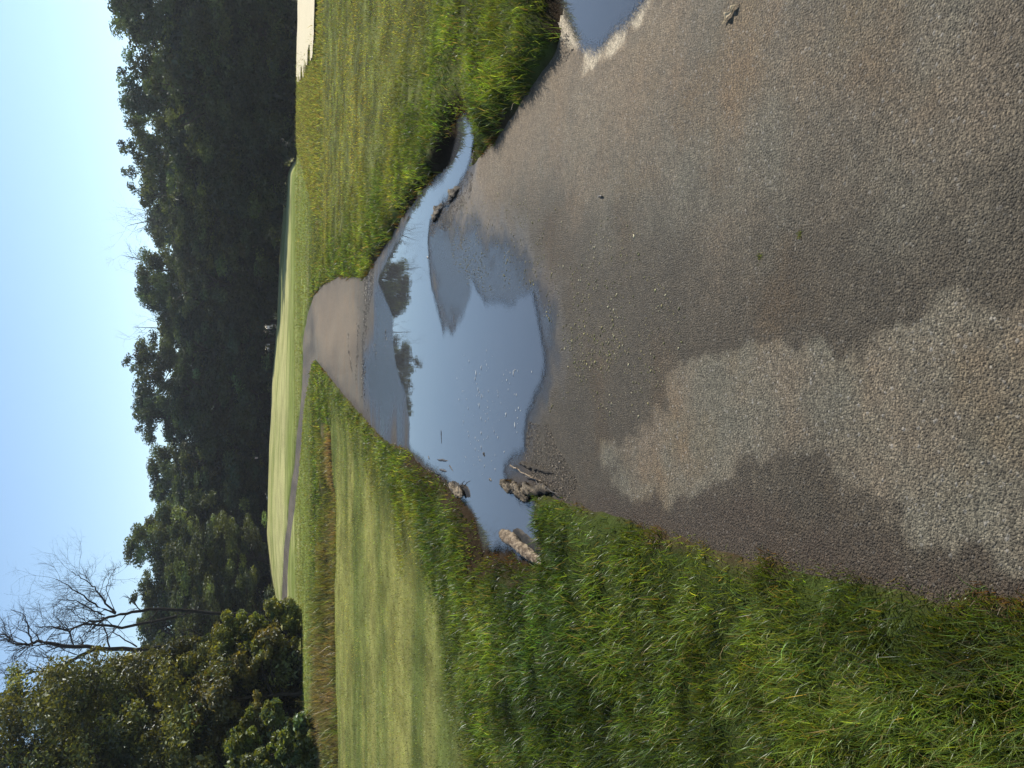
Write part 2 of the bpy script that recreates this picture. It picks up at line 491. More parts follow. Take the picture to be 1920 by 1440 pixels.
# ------------------------------------------------------------------ puddles
t = NT('puddle_water')
dp = t.attr('depth').outputs['Fac']
vv = t.vor(120)
chipn = t.ramp(vv.outputs['Distance'], 0.15, 0.75, 1.0, 0.0)
cov = t.math('SUBTRACT', dp, t.math('MULTIPLY', chipn, 0.35))
alpha = t.ramp(cov, -0.05, 0.45)
mud = t.mix(t.noise(1.2, 4), (0.040, 0.042, 0.047), (0.052, 0.053, 0.055))
film = t.noise(1.7, 3, 0.5)
wsh = t.principled(mud, t.ramp(film, 0.52, 0.75, 0.015, 0.05), t.bump(t.noise(6, 2), 0.012, 0.02), 0.5, 1.52)
tr = t.n('ShaderNodeBsdfTransparent')
mxs = t.n('ShaderNodeMixShader'); t.l(alpha, mxs.inputs[0]); t.l(tr.outputs[0], mxs.inputs[1]); t.l(wsh, mxs.inputs[2])
MAT_WATER = t.done(mxs.outputs[0])

def pud_attr(poly):
    def fn(x, y, z):
        s = sdf(x, y, poly) + 0.07 * fbm(x, y, 4, 4, 61)
        # shallow film over the tongue of asphalt and at the near shore
        return {'depth': np.clip(-s / 0.16 + 0.12, -0.3, 1.2)}
    return fn
for poly in (PUD, PUD2):
    r = np.hypot(poly[:, 0], poly[:, 1])
    rs = (r.min() - 0.2) * np.exp(np.arange(0, math.log((r.max() + 0.3) / (r.min() - 0.2)), 0.006))
    o = polar('puddle', rs, np.radians(np.arange(-33, 60, 0.15)), False, lambda x, y: 0 * x + 0.005, MAT_WATER,
              mask=lambda x, y: sdf(x, y, poly) < 0.06, attrs=pud_attr(poly))
    o['kind'] = 'structure'

# ------------------------------------------------------------------ sand bunker
t = NT('bunker_sand')
sn = t.noise(14, 4, 0.6)
MAT_SAND = t.done(t.principled(t.mix(sn, (0.46, 0.40, 0.26), (0.66, 0.59, 0.42)), 0.95, t.bump(sn, 0.4, 0.03), 0.2))
rs = np.arange(26, 46, 0.25)
polar('sand_bunker', rs, np.radians(np.arange(12, 40, 0.15)), False, lambda x, y: ground_z(x, y) + 0.09, MAT_SAND,
      mask=lambda x, y: sdf(x, y, BUNKER) + 0.9 * fbm(x, y, 0.9, 3, 3) < 0)['kind'] = 'structure'

# ------------------------------------------------------------------ grass
rng = np.random.default_rng(7)
MAT_GRASS = leafy_material('grass_blades', 0.45, 0.025, 0.42, (1.3, 1.15, 0.4))

def blades(name, x, y, z, H, W, lean, laz, col, seg=2):
    n = len(x)
    ld = np.stack([np.cos(laz), np.sin(laz)], 1)
    wa = rng.uniform(0, 2 * np.pi, n)
    wd = np.stack([np.cos(wa), np.sin(wa)], 1)
    lv = [(0, 1.0), (0.5, 0.8), (1, 0)] if seg == 2 else [(0, 1.0), (0.35, 0.95), (0.7, 0.6), (1, 0)]
    V = []
    for tt, ww in lv:
        off = (lean * H * tt ** 1.7)[:, None] * ld
        zz = z - 0.01 + H * tt * np.sqrt(np.clip(1 - (lean * tt) ** 2 * 0.75, 0.05, 1))
        cx = x + off[:, 0]; cy = y + off[:, 1]
        if ww == 0:
            V.append(np.stack([cx, cy, zz], 1))
        else:
            h = (W * ww / 2)[:, None] * wd
            V.append(np.stack([cx - h[:, 0], cy - h[:, 1], zz], 1)); V.append(np.stack([cx + h[:, 0], cy + h[:, 1], zz], 1))
    k = len(V)
    VV = np.stack(V, 1).reshape(-1, 3)
    b = (np.arange(n) * k)[:, None]
    quads = [b + np.array([[2 * i, 2 * i + 1, 2 * i + 3, 2 * i + 2]]) for i in range(len(lv) - 2)]
    tri = b + np.array([[k - 3, k - 2, k - 1]])
    lvt = np.concatenate([[tt] if ww == 0 else [tt, tt] for tt, ww in lv])
    cc = col[:, None, :] * (0.62 + 0.66 * lvt)[None, :, None]  # darker toward the base: shade between blades put into the colour
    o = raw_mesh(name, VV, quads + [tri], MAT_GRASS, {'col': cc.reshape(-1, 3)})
    return o

def scatter(n, r0, r1, p, a0, a1):
    """polar scatter, density falling as r^-p"""
    q = 2 - p
    u = rng.uniform(0, 1, n)
    r = (r0 ** q + u * (r1 ** q - r0 ** q)) ** (1 / q)
    a = np.radians(rng.uniform(a0, a1, n))
    return r * np.sin(a), r * np.cos(a), r

def gcol(n, base, var, dead=0.04, deadc=(0.22, 0.17, 0.07)):
    c = np.array(base)[None, :] * np.exp(rng.normal(0, var, n))[:, None] * np.exp(rng.normal(0, 0.10, (n, 3)))
    m = rng.uniform(0, 1, n) < dead
    c[m] = np.array(deadc)[None, :] * np.exp(rng.normal(0, 0.3, m.sum()))[:, None]
    return np.clip(c, 0.005, 0.8)

def zone_grass():
    # ---- near rough, left and right of the path (long, lush)
    x, y, r = scatter(780000, 1.0, 30, 1.62, -36, 36)
    # margins beside the view, for a step to either side
    for lo, hi, m in ((-68, -36, 130000), (36, 62, 60000)):
        x2, y2, r2 = scatter(m, 0.5, 14, 1.5, lo, hi)
        x = np.concatenate([x, x2]); y = np.concatenate([y, y2]); r = np.concatenate([r, r2])
    s = usdf(x, y)
    edge = s + 0.11 * vnoise(x * 4, y * 4, 71) + 0.05 * vnoise(x * 13, y * 13, 79)
    dm = sdf(x, y, MOWN_L); dr = sdf(x, y, ROUGH_R)
    lush = np.where(x < 0.3, sstep(-0.7, 0.6, dm + 0.9 * fbm(x, y, 1.2, 3, 72)), sstep(2.0, 0.3, s + 0.9 * fbm(x, y, 0.9, 3, 73)))
    mown = (x < 0.3) & (dm < 0)
    keep = edge > 0.02
    keep &= r < 24 + 6 * rng.uniform(0, 1, len(x))
    patch = 0.6 * fbm(x, y, 2.2, 3, 74) + 0.9 * vnoise(x * 8 + 2 * vnoise(x * 5, y * 5, 7), y * 8, 78) * sstep(12, 4, r)
    keep &= rng.uniform(0, 1, len(x)) < np.clip(1.0 + 1.5 * patch, 0.35, 1.0)
    keep &= ~((fbm(x, y, 1.7, 2, 92) < -0.36) & (x > 0.3) & (rng.uniform(0, 1, len(x)) < 0.85))
    keep &= ~((ldist(x, y, DITCH) < 2.6) & (r > 18) & (x < -1))
    x, y, r, s, lush, mown, patch = (q[keep] for q in (x, y, r, s, lush, mown, patch))
    n = len(x)
    z = ground_z(x, y, s)
    H = (0.018 + 0.027 * lush * (0.5 + 1.5 * (patch + 0.3).clip(0, 1)) + 0.012 * (~mown)) * np.exp(rng.normal(0, 0.28, n))
    H *= np.where(x > 0.3, 0.95 + 0.45 * np.exp(-(s / 0.15) ** 2), 0.5 + 0.5 * sstep(0.0, 0.15, s)) + 0.010 * r
    H *= 1 - 0.55 * ARM(x, y)
    W = (0.0023 + 0.0009 * lush) * np.clip((r / 2.6) ** 0.80, 0.85, 20)
    lean = np.clip(rng.normal(0.55, 0.28, n), 0.03, 1.05)
    # clumps lean together, the whole bank slightly toward the viewer's left
    laz = 2 * np.pi * (fbm(x, y, 3.5, 2, 75) * 1.6) + rng.normal(0, 1.5, n) + np.pi * 1.1
    near = gcol(n, (0.094, 0.138, 0.026), 0.42, 0.06)
    near *= np.clip(1 + 1.1 * fbm(x, y, 5.0, 3, 93), 0.4, 1.7)[:, None]
    right = gcol(n, (0.185, 0.205, 0.062), 0.40, 0.10, (0.22, 0.17, 0.07))
    mw = gcol(n, (0.168, 0.190, 0.058), 0.44, 0.09, (0.24, 0.19, 0.09))
    isr = ((x > 0.3) * (1 - lush))[:, None]
    c = near * (1 - isr) + right * isr
    ml = (x < 0.3) * (1 - lush)
    c = c * (1 - ml[:, None]) + mw * ml[:, None]
    hue = fbm(x, y, 0.7, 3, 76)
    c = c * np.clip(1 + 0.9 * fbm(x, y, 2.4, 3, 91) * sstep(2, 5, r), 0.35, 1.6)[:, None]
    c = c * (1 + 0.5 * np.stack([hue * 1.1, hue * 0.7, hue * 0.4], 1))
    brown = (sstep(0.07, 0.01, s) * (rng.uniform(0, 1, n) < 0.5))
    c = c * (1 - brown[:, None]) + np.array([0.13, 0.065, 0.028])[None, :] * brown[:, None]
    L = x < 0.3
    a = L & (r < 5)
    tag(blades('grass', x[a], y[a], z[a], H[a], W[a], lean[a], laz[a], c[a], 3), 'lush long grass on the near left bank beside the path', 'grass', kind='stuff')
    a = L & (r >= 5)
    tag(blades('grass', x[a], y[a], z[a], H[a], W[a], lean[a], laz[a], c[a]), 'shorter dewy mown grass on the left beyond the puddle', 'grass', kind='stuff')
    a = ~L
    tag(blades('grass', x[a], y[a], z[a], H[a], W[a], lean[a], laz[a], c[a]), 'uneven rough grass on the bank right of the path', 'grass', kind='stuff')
    # ---- rough to the right crest and the slope beyond the ditch
    x, y, r = scatter(190000, 22, 44, 0.6, -34, 34)
    s = usdf(x, y)
    keep = (s > 0.1) & (sdf(x, y, BUNKER) > -0.4 + 0.5 * rng.uniform(-1, 1, len(x))) & ((sdf(x, y, ROUGH_R) < 0.3) | (rng.uniform(0, 1, len(x)) < 0.4)) & (r > 22 + 7 * rng.uniform(0, 1, len(x)))
    x, y, r, s = (q[keep] for q in (x, y, r, s)); n = len(x)
    inR = sdf(x, y, ROUGH_R) < 0.3
    z = ground_z(x, y, s)
    H = np.where(inR, 0.10, 0.05) * np.exp(rng.normal(0, 0.3, n))
    c = np.where(inR[:, None], gcol(n, (0.180, 0.198, 0.062), 0.40, 0.10), gcol(n, (0.155, 0.185, 0.050), 0.25, 0.04))
    tag(blades('grass', x, y, z, H, 0.025 + 0 * x, np.clip(rng.normal(0.5, 0.2, n), 0, 1), rng.uniform(0, 6.28, n), c), 'distant rough grass on the crest in front of the trees', 'grass', kind='stuff')
    # ---- brown weeds in the ditch
    x, y, r = scatter(120000, 18, 30, 0.4, -36, 0)
    sw = sdf(x, y, WEEDS) + 0.8 * fbm(x, y, 0.7, 3, 81)
    keep = (sw < 0) & (usdf(x, y) > 0.3)
    x, y, r = x[keep], y[keep], r[keep]; n = len(x)
    z = ground_z(x, y)
    pt = fbm(x, y, 0.8, 3, 82)
    H = (0.10 + 0.42 * np.clip(pt + 0.1, 0, 1)) * np.exp(rng.normal(0, 0.3, n))
    br = np.clip(0.30 + 2.4 * fbm(x, y, 0.5, 3, 83), 0, 1)[:, None]
    c = gcol(n, (0.125, 0.150, 0.042), 0.4, 0.1) * (1 - br) + gcol(n, (0.200, 0.150, 0.085), 0.4, 0.1) * br
    tag(blades('weeds', x, y, z, H, 0.018 + 0 * x, np.clip(rng.normal(0.4, 0.2, n), 0, 1), rng.uniform(0, 6.28, n), c), 'brown dry weeds along the ditch on the left', 'weeds', kind='stuff')
zone_grass()

# ------------------------------------------------------------------ tubes and bark
t = NT('bark')
bn = t.noise(6, 5, 0.65)
MAT_BARK = t.done(t.principled(t.mix(bn, (0.028, 0.022, 0.017), (0.075, 0.062, 0.050)), 0.9, t.bump(bn, 0.7, 0.05), 0.2))

class Tubes:
    def __init__(s): s.V = []; s.F = []; s.n = 0
    def add(s, pts, rad, sides=6):
        pts = np.asarray(pts, float); k = len(pts)
        tan = np.gradient(pts, axis=0); tan /= np.linalg.norm(tan, axis=1)[:, None] + 1e-9
        ref = np.where(np.abs(tan[:, 2:3]) > 0.9, np.array([[1.0, 0, 0]]), np.array([[0, 0, 1.0]]))
        a = np.cross(tan, ref); a /= np.linalg.norm(a, axis=1)[:, None] + 1e-9
        b = np.cross(tan, a)
        th = np.arange(sides) * 2 * np.pi / sides
        rad = np.asarray(rad, float)
        ring = pts[:, None, :] + rad[:, None, None] * (np.cos(th)[None, :, None] * a[:, None, :] + np.sin(th)[None, :, None] * b[:, None, :])
        s.V.append(ring.reshape(-1, 3))
        i = np.arange(k - 1)[:, None] * sides + np.arange(sides)[None, :]
        j = np.arange(k - 1)[:, None] * sides + (np.arange(sides)[None, :] + 1) % sides
        f = np.stack([i, j, j + sides, i + sides], -1).reshape(-1, 4) + s.n
        s.F.append(f); s.n += k * sides
    def build(s, name, mat, parent=None):
        return raw_mesh(name, np.concatenate(s.V), np.concatenate(s.F), mat, None, True, parent)

# ------------------------------------------------------------------ leafy trees
MAT_LEAF = leafy_material('foliage', 0.34, 0.03, 0.55, (1.2, 1.15, 0.5))
MAT_LEAF_NEAR = leafy_material('glossy_foliage', 0.42, 0.035, 0.45, (1.35, 1.15, 0.4))

def leaves(rg, cen, rad, cnt, size, base, var=0.35, hue=0.12, flat=0.75):
    """leaf quads in clumps: cen (k,3), rad (k,), cnt (k,)"""
    idx = np.repeat(np.arange(len(cen)), cnt)
    n = len(idx)
    d = rg.normal(0, 1, (n, 3)); d /= np.linalg.norm(d, axis=1)[:, None]
    q = rg.uniform(0, 1, n) ** 0.5
    p = cen[idx] + d * (q * rad[idx])[:, None] * np.array([1, 1, flat])[None, :]
    nrm = d * 0.5 + rg.normal(0, 0.6, (n, 3)) + np.array([0, 0, 0.35]); nrm /= np.linalg.norm(nrm, axis=1)[:, None]
    ax = np.cross(nrm, rg.normal(0, 1, (n, 3))); ax /= np.linalg.norm(ax, axis=1)[:, None] + 1e-9
    bx = np.cross(nrm, ax)
    L = size * np.exp(rg.normal(0, 0.28, n)); Wd = L * rg.uniform(0.32, 0.55, n)
    v0 = p - ax * (L / 2)[:, None]; v2 = p + ax * (L / 2)[:, None]
    v1 = p + bx * (Wd / 2)[:, None] + nrm * (L * 0.10)[:, None] - ax * (L * 0.08)[:, None]
    v3 = p - bx * (Wd / 2)[:, None] + nrm * (L * 0.10)[:, None] - ax * (L * 0.08)[:, None]
    V = np.stack([v0, v1, v2, v3], 1).reshape(-1, 3)
    b = (np.arange(n) * 4)[:, None]
    F = np.concatenate([b + np.array([[0, 1, 2]]), b + np.array([[0, 2, 3]])])
    cl = np.exp(rg.normal(0, var, len(cen))); hs = rg.normal(0, hue, len(cen))
    c = np.array(base)[None, :] * (cl[idx] * np.exp(rg.normal(0, 0.2, n)))[:, None]
    c = c * np.stack([1 + hs[idx], 1 + 0.25 * hs[idx], 1 - hs[idx]], 1)
    return V, F, np.repeat(np.clip(c, 0.004, 0.5), 4, 0)

def crown_clumps(rg, H, Wd, t0, n, lump=0.3):
    """clump centres on the outside of rounded lobes that make up an uneven crown"""
    lobes = []
    nl = max(7, int(n / 9))
    for k in range(nl):
        tt = t0 + (0.93 - t0) * ((k + rg.uniform(0, 1)) / nl)
        r = rg.uniform(0.13, 0.20) * H * (0.75 if tt > 0.75 else 1.0)
        r = min(r, Wd * 0.32)
        e = (tt - 0.42) / 0.60
        Rr = max(0.0, Wd / 2 * math.sqrt(max(0.0, 1 - abs(e) ** 2.6)) - r * 0.8)
        th = k * 2.4 + rg.uniform(-0.6, 0.6)
        rr = Rr * rg.uniform(0.45, 1.1)
        z = min(tt * H, H - r)
        lobes.append((rr * math.cos(th), rr * math.sin(th), max(z, r * 0.7), r))
    # one lobe carries the top
    lobes.append((rg.normal(0, 0.06) * Wd, rg.normal(0, 0.06) * Wd, H * 0.83, H * 0.17))
    L = np.array(lobes)
    pr = L[:, 3] ** 2; pr /= pr.sum()
    idx = rg.choice(len(L), n, p=pr)
    d = rg.normal(0, 1, (n, 3)); d[:, 2] += 0.25
    d /= np.linalg.norm(d, axis=1)[:, None]
    q = rg.uniform(0.35, 1.0, n) ** 0.6
    rad = rg.uniform(0.26, 0.46, n) * L[idx, 3]
    cen = L[idx, :3] + d * ((L[idx, 3] - rad * 0.6) * q)[:, None] * np.array([1.05, 1.05, 0.9])
    cen[:, 2] = np.maximum(cen[:, 2], rad * 0.6)
    return cen, rad

def make_tree(name, seed, H, Wd, t0, nc, per, leaf, base, mat, limbs=12, cvar=0.5, cs=1.0):
    rg = np.random.default_rng(seed)
    root = empty(name, (0, 0, 0))
    cen, rad = crown_clumps(rg, H, Wd, t0, nc)
    rad = rad * cs
    tb = Tubes()
    k = 9
    zz = np.linspace(-0.2, 0.88 * H, k)
    wob = np.cumsum(rg.normal(0, 0.012 * H, (k, 2)), 0); wob[0] = 0
    tr = np.stack([wob[:, 0], wob[:, 1], zz], 1)
    r0 = 0.022 * H
    tb.add(tr, r0 * (1 - 0.9 * np.linspace(0, 1, k)) * np.where(np.arange(k) == 0, 1.4, 1), 8)
    order = rg.permutation(nc)[:limbs * 2]
    for i in order:
        c = cen[i]
        hz = max(0.12 * H, c[2] * rg.uniform(0.55, 0.8))
        a = np.array([np.interp(hz, zz, tr[:, 0]), np.interp(hz, zz, tr[:, 1]), hz])
        ts = np.linspace(0, 1, 5)[:, None]
        pts = a + (c - a) * ts + np.array([0, 0, 1.0]) * (np.sin(ts * np.pi) * 0.04 * H)
        pts[1:-1] += rg.normal(0, 0.008 * H, (3, 3))
        tb.add(pts, r0 * 0.45 * (1 - 0.8 * ts[:, 0]) * (1 - 0.5 * hz / H), 5)
    tb.build('trunk', MAT_BARK, root)
    cnt = np.maximum(20, (per * (rad / rad.mean()) ** 2)).astype(int)
    V, F, c = leaves(rg, cen, rad, cnt, leaf, base, cvar)
    raw_mesh('crown', V, F, mat, {'col': c}, False, root)
    return root

def copy_tree(o):
    c = o.copy(); C.objects.link(c)
    for ch in list(o.children):
        q = ch.copy(); C.objects.link(q); q.parent = c
        q.matrix_parent_inverse = ch.matrix_parent_inverse.copy()
    return c

def gz(x, y):
    return float(ground_z(np.array([x]), np.array([y]))[0])

# prototypes are 10 m tall, 8 m wide
GREENS = [(0.042, 0.064, 0.022), (0.054, 0.070, 0.020), (0.038, 0.060, 0.025), (0.062, 0.078, 0.022), (0.050, 0.064, 0.020)]
protos = [make_tree('broadleaf_tree', 100 + i, 10, 6.4, 0.08, 190, 215, 0.18, GREENS[i], MAT_LEAF) for i in range(5)]
used = [False] * 5

def place_tree(k, X, Y, dist, wpx, label, group, cat='tree', name=None):
    """put prototype k so that its top meets pixel (X, Y) at that distance, crown wpx photo pixels wide"""
    if used[k]:
        o = copy_tree(protos[k])
    else:
        o = protos[k]; used[k] = True
    p = at(X, Y, dist)
    g = gz(p.x, p.y)
    h = (p.z - g) / 9.95
    w = 1.30 * wpx * dist / FPX / 6.4
    o.location = (p.x, p.y, g)
    o.rotation_euler = (0, 0, random.Random(int(X * 31 + Y)).uniform(0, 6.28))
    o.scale = (w, w, h)
    if name: o.name = name
    tag(o, label, cat, group)
    return o

TL = 'trees of the dark wood across the fairway'
rows = [  # proto, X top, Y, distance, width px, label
    (0, 178, -60, 70, 190, 'tall dark tree at the far right edge of the wood, cut by the frame'),
    (1, 193, 50, 72, 150, 'tall hazy tree above the pale sand bunker, tallest of the right end of the wood'),
    (2, 206, 148, 74, 150, 'broad dark tree just left of the tree above the sand bunker'),
    (3, 216, 255, 80, 130, 'round topped tree left of the first notch in the skyline of the wood'),
    (4, 227, 340, 90, 120, 'dark tree between the round topped tree and the bare twigs on the skyline'),
    (0, 262, 412, 108, 110, 'low tree in the skyline dip under the bare twigs of the wood'),
    (1, 240, 490, 98, 130, 'tall flat topped tree left of the skyline dip with bare twigs'),
    (2, 242, 545, 102, 90, 'narrow dark tree tucked beside the flat topped tree'),
    (3, 280, 605, 104, 120, 'low rounded tree in the notch right of the big tree behind the path bend'),
    (4, 230, 680, 100, 130, 'big round headed tree standing behind the bend of the path'),
    (0, 238, 775, 104, 110, 'feathery topped tree left of the big round headed tree'),
    (1, 264, 855, 106, 120, 'mid height tree in the wood above the small pale flag'),
    (2, 272, 925, 108, 120, 'low topped tree in the long dip of the skyline, left of the flag'),
    (3, 221, 1022, 92, 130, 'tall tree right of the bare tree, its top leaning out over the wood'),
    (4, 244, 1110, 88, 140, 'dark tree right behind the branches of the bare tree'),
    (0, 246, 1195, 86, 140, 'dark flat topped tree behind the trunks of the bare tree'),
    (1, 240, 1300, 80, 180, 'dark tree of the wood hidden partly by the thicket on the left'),
]
for (k, X, Y, dist, w, lab) in rows:
    place_tree(k, X, Y, dist, w, lab, TL)
FR = 'lower trees along the front of the wood'
front = [
    (3, 275, 30, 66, 170, 'lower tree in front of the wood at its right edge'),
    (4, 270, 165, 67, 180, 'soft green lower tree in front of the broad dark tree'),
    (1, 300, 305, 74, 150, 'small pale green tree fronting the notch right of the middle'),
    (3, 300, 395, 84, 150, 'lower tree under the bare twigs of the skyline'),
    (4, 310, 525, 92, 150, 'pale leafed lower tree in front of the flat topped tree'),
    (2, 320, 635, 96, 150, 'dark lower tree in front of the big round headed tree'),
    (0, 310, 745, 96, 150, 'dark lower tree behind the shaded green mound'),
    (4, 320, 850, 98, 150, 'lower tree in front of the long skyline dip, near the flag'),
    (2, 315, 950, 96, 160, 'wide dark lower tree left of the small pale flag'),
    (1, 305, 1060, 84, 160, 'lower tree at the foot of the tall leaning tree'),
    (3, 310, 1160, 80, 160, 'dark lower tree at the feet of the bare tree'),
]
for (k, X, Y, dist, w, lab) in front:
    place_tree(k, X, Y, dist, w, lab, FR)

# dark undergrowth closing the foot of the wood: one mass of leaves
def undergrowth():
    rg = np.random.default_rng(400)
    cen = []; rad = []
    Ys = np.array([-260, 0, 200, 330, 450, 600, 1000, 1100, 1300, 1500]); Ds = np.array([66, 64, 65, 72, 90, 101, 101, 86, 78, 76])
    for _ in range(1150):
        Y = rg.uniform(-260, 1500); d = np.interp(Y, Ys, Ds) + rg.uniform(0, 10)
        X = rg.uniform(330, 530)
        p = at(X, Y, d); g = gz(p.x, p.y)
        r = rg.uniform(0.8, 1.7)
        if p.z < g + 0.2: p.z = g + r * 0.5
        cen.append(p); rad.append(r)
    V, F, c = leaves(rg, np.array(cen), np.array(rad), np.full(len(cen), 130), 0.42, (0.026, 0.038, 0.016), 0.4, 0.15)
    tag(raw_mesh('undergrowth', V, F, MAT_LEAF, {'col': c}), 'dark undergrowth closing the foot of the wood', 'undergrowth', kind='stuff')
undergrowth()

# ---- the nearer thicket on the left
TH = 'trees and bushes of the thicket on the left'
def near_tree(name, seed, X, Y, dist, wpx, t0, nc, per, leaf, base, lab, cat, mat=MAT_LEAF_NEAR):
    p = at(X, Y, dist); g = gz(p.x, p.y)
    o = make_tree(name, seed, p.z - g, wpx * dist / FPX, t0, nc, per, leaf, base, mat, cvar=0.5 if cat == 'tree' else 0.25, cs=1.0 if cat == 'tree' else 1.35)
    o.location = (p.x, p.y, g)
    tag(o, lab, cat, TH)
    return o
near_tree('broadleaf_tree', 301, -130, 1425, 38, 330, 0.08, 330, 300, 0.15, (0.090, 0.104, 0.028), 'tallest tree of the thicket, its crown running out of the frame', 'tree')
near_tree('broadleaf_tree', 302, 56, 1335, 42, 190, 0.06, 260, 250, 0.15, (0.102, 0.108, 0.028), 'olive leaved tree of the thicket, behind the slanting dark limb', 'tree')
near_tree('broadleaf_tree', 306, -40, 1520, 36, 260, 0.06, 200, 170, 0.17, (0.080, 0.094, 0.026), 'outermost tree of the thicket, only its edge inside the frame', 'tree')
near_tree('broadleaf_tree', 303, 225, 1268, 40, 130, 0.05, 170, 230, 0.14, (0.112, 0.118, 0.028), 'yellowish small tree on the right side of the thicket', 'tree')
near_tree('bush', 304, 395, 1205, 37, 150, 0.02, 150, 170, 0.14, (0.120, 0.142, 0.030), 'bright green bush sprawling at the right foot of the thicket', 'bush')
near_tree('bush', 307, 350, 1320, 36, 210, 0.25, 160, 200, 0.15, (0.105, 0.100, 0.030), 'brownish bush in the middle of the thicket over a dark hollow', 'bush')
near_tree('bush', 305, 420, 1425, 27, 190, 0.02, 150, 130, 0.15, (0.100, 0.132, 0.036), 'glossy broad leaved bush nearest in the thicket, by the mown grass', 'bush')

def thicket_floor():
    rg = np.random.default_rng(410)
    cen = []; rad = []
    for _ in range(420):
        Y = rg.uniform(1215, 1640); X = rg.uniform(400, 575)
        p = at(X, Y, rg.uniform(36, 44)); g = gz(p.x, p.y)
        r = rg.uniform(0.3, 0.75)
        if p.z < g + 0.1: p.z = g + r * 0.5
        cen.append(p); rad.append(r)
    V, F, c = leaves(rg, np.array(cen), np.array(rad), np.full(len(cen), 120), 0.17, (0.034, 0.036, 0.016), 0.4, 0.15)
    tag(raw_mesh('undergrowth', V, F, MAT_LEAF, {'col': c}), 'dark brownish undergrowth inside the thicket on the left', 'undergrowth', kind='stuff')
thicket_floor()

# ---- bare trees
MAT_TWIG_C = NT('grey_bark')
bn = MAT_TWIG_C.noise(8, 4)
MAT_TWIG = MAT_TWIG_C.done(MAT_TWIG_C.principled(MAT_TWIG_C.mix(bn, (0.011, 0.009, 0.008), (0.024, 0.020, 0.018)), 0.9, None, 0.2))

def twigs(tb, rg, p, d, L, r, depth, up=0.25):
    k = 4
    pts = [np.array(p)]
    dd = np.array(d, float)
    for i in range(k):
        dd = dd + rg.normal(0, 0.14, 3) + np.array([0, 0, up * 0.12]); dd /= np.linalg.norm(dd)
        pts.append(pts[-1] + dd * L / k)
    tb.add(np.array(pts), r * np.linspace(1, 0.35, k + 1), 4 if depth < 2 else 5)
    if depth <= 0: return
    for j in range(int(rg.integers(3, 6))):
        i = int(rg.integers(1, k + 1))
        nd = dd + rg.normal(0, 0.55, 3); nd /= np.linalg.norm(nd)
        twigs(tb, rg, pts[i], nd, L * rg.uniform(0.45, 0.75), r * 0.55, depth - 1, up)

def stem(tb, rg, img, dist, r0, r1, depth_jit=0.5, spread=1.0, every=1, tw=2, tl=1.8):
    n0 = len(img)
    P = [at(X, Y, dist) for X, Y in img]
    P = np.array([[q.x, q.y, q.z] for q in P])
    P[:, 1] += np.cumsum(rg.normal(0, depth_jit, n0)) * 0.5
    # refine
    t0 = np.linspace(0, n0 - 1, (n0 - 1) * 3 + 1)
    Q = np.stack([np.interp(t0, np.arange(n0), P[:, i]) for i in range(3)], 1)
    Q[1:-1] += rg.normal(0, 0.03, (len(Q) - 2, 3))
    rr = np.linspace(r0, r1, len(Q))
    tb.add(Q, rr * 0.78, 7)
    m = len(Q)
    for i in range(2, m, every):
        if rg.uniform() < 0.15: continue
        tan = Q[min(i + 1, m - 1)] - Q[i - 1]; tan /= np.linalg.norm(tan) + 1e-9
        side = rg.normal(0, 1, 3); side -= tan * side.dot(tan); side /= np.linalg.norm(side)
        d = tan * 0.7 + side * spread
        d /= np.linalg.norm(d)
        twigs(tb, rg, Q[i], d, tl * rg.uniform(0.6, 1.2), max(0.010, rr[i] * 0.34), tw)

def bare_tree(name, base_img, stems, dist, seed, lab, group=None, cat='bare tree'):
    rg = np.random.default_rng(seed)
    p = at(*base_img, dist); g = gz(p.x, p.y)
    root = empty(name, (p.x, p.y, g))
    off = np.array([p.x, p.y, g])
    trunk = Tubes(); br = Tubes()
    for i, (img, r0, r1, kw) in enumerate(stems):
        stem(trunk if kw.pop('trunk', False) else br, rg, img, dist, r0, r1, **kw)
    for tb, nm in ((trunk, 'trunk'), (br, 'branches')):
        if tb.V:
            tb.V = [v - off for v in tb.V]
            tb.build(nm, MAT_TWIG, root)
    tag(root, lab, cat, group)
    return root

BT = 'bare trees rising from the wood'
D1 = 52
bare_tree('bare_tree', (540, 1190), [
    ([(545, 1190), (400, 1202), (256, 1214), (187, 1212), (115, 1208), (83, 1204), (67, 1204), (52, 1210), (31, 1209), (17, 1206), (8, 1198), (-12, 1190)], 0.19, 0.035, dict(trunk=True, every=1, tl=1.5)),
    ([(67, 1204), (62, 1196), (54, 1185), (49, 1169), (37, 1156), (17, 1146)], 0.07, 0.015, dict(every=1, tl=1.2)),
    ([(187, 1214), (150, 1232), (117, 1248), (94, 1258), (60, 1262), (30, 1268), (0, 1264)], 0.13, 0.03, dict(every=1, tl=1.6, tw=3)),
    ([(256, 1214), (222, 1196), (205, 1190), (185, 1192), (165, 1202)], 0.05, 0.012, dict(every=1, tl=0.9)),
], D1, 501, 'tall bare tree with a straight dark trunk, leftmost of the leafless ones', BT)
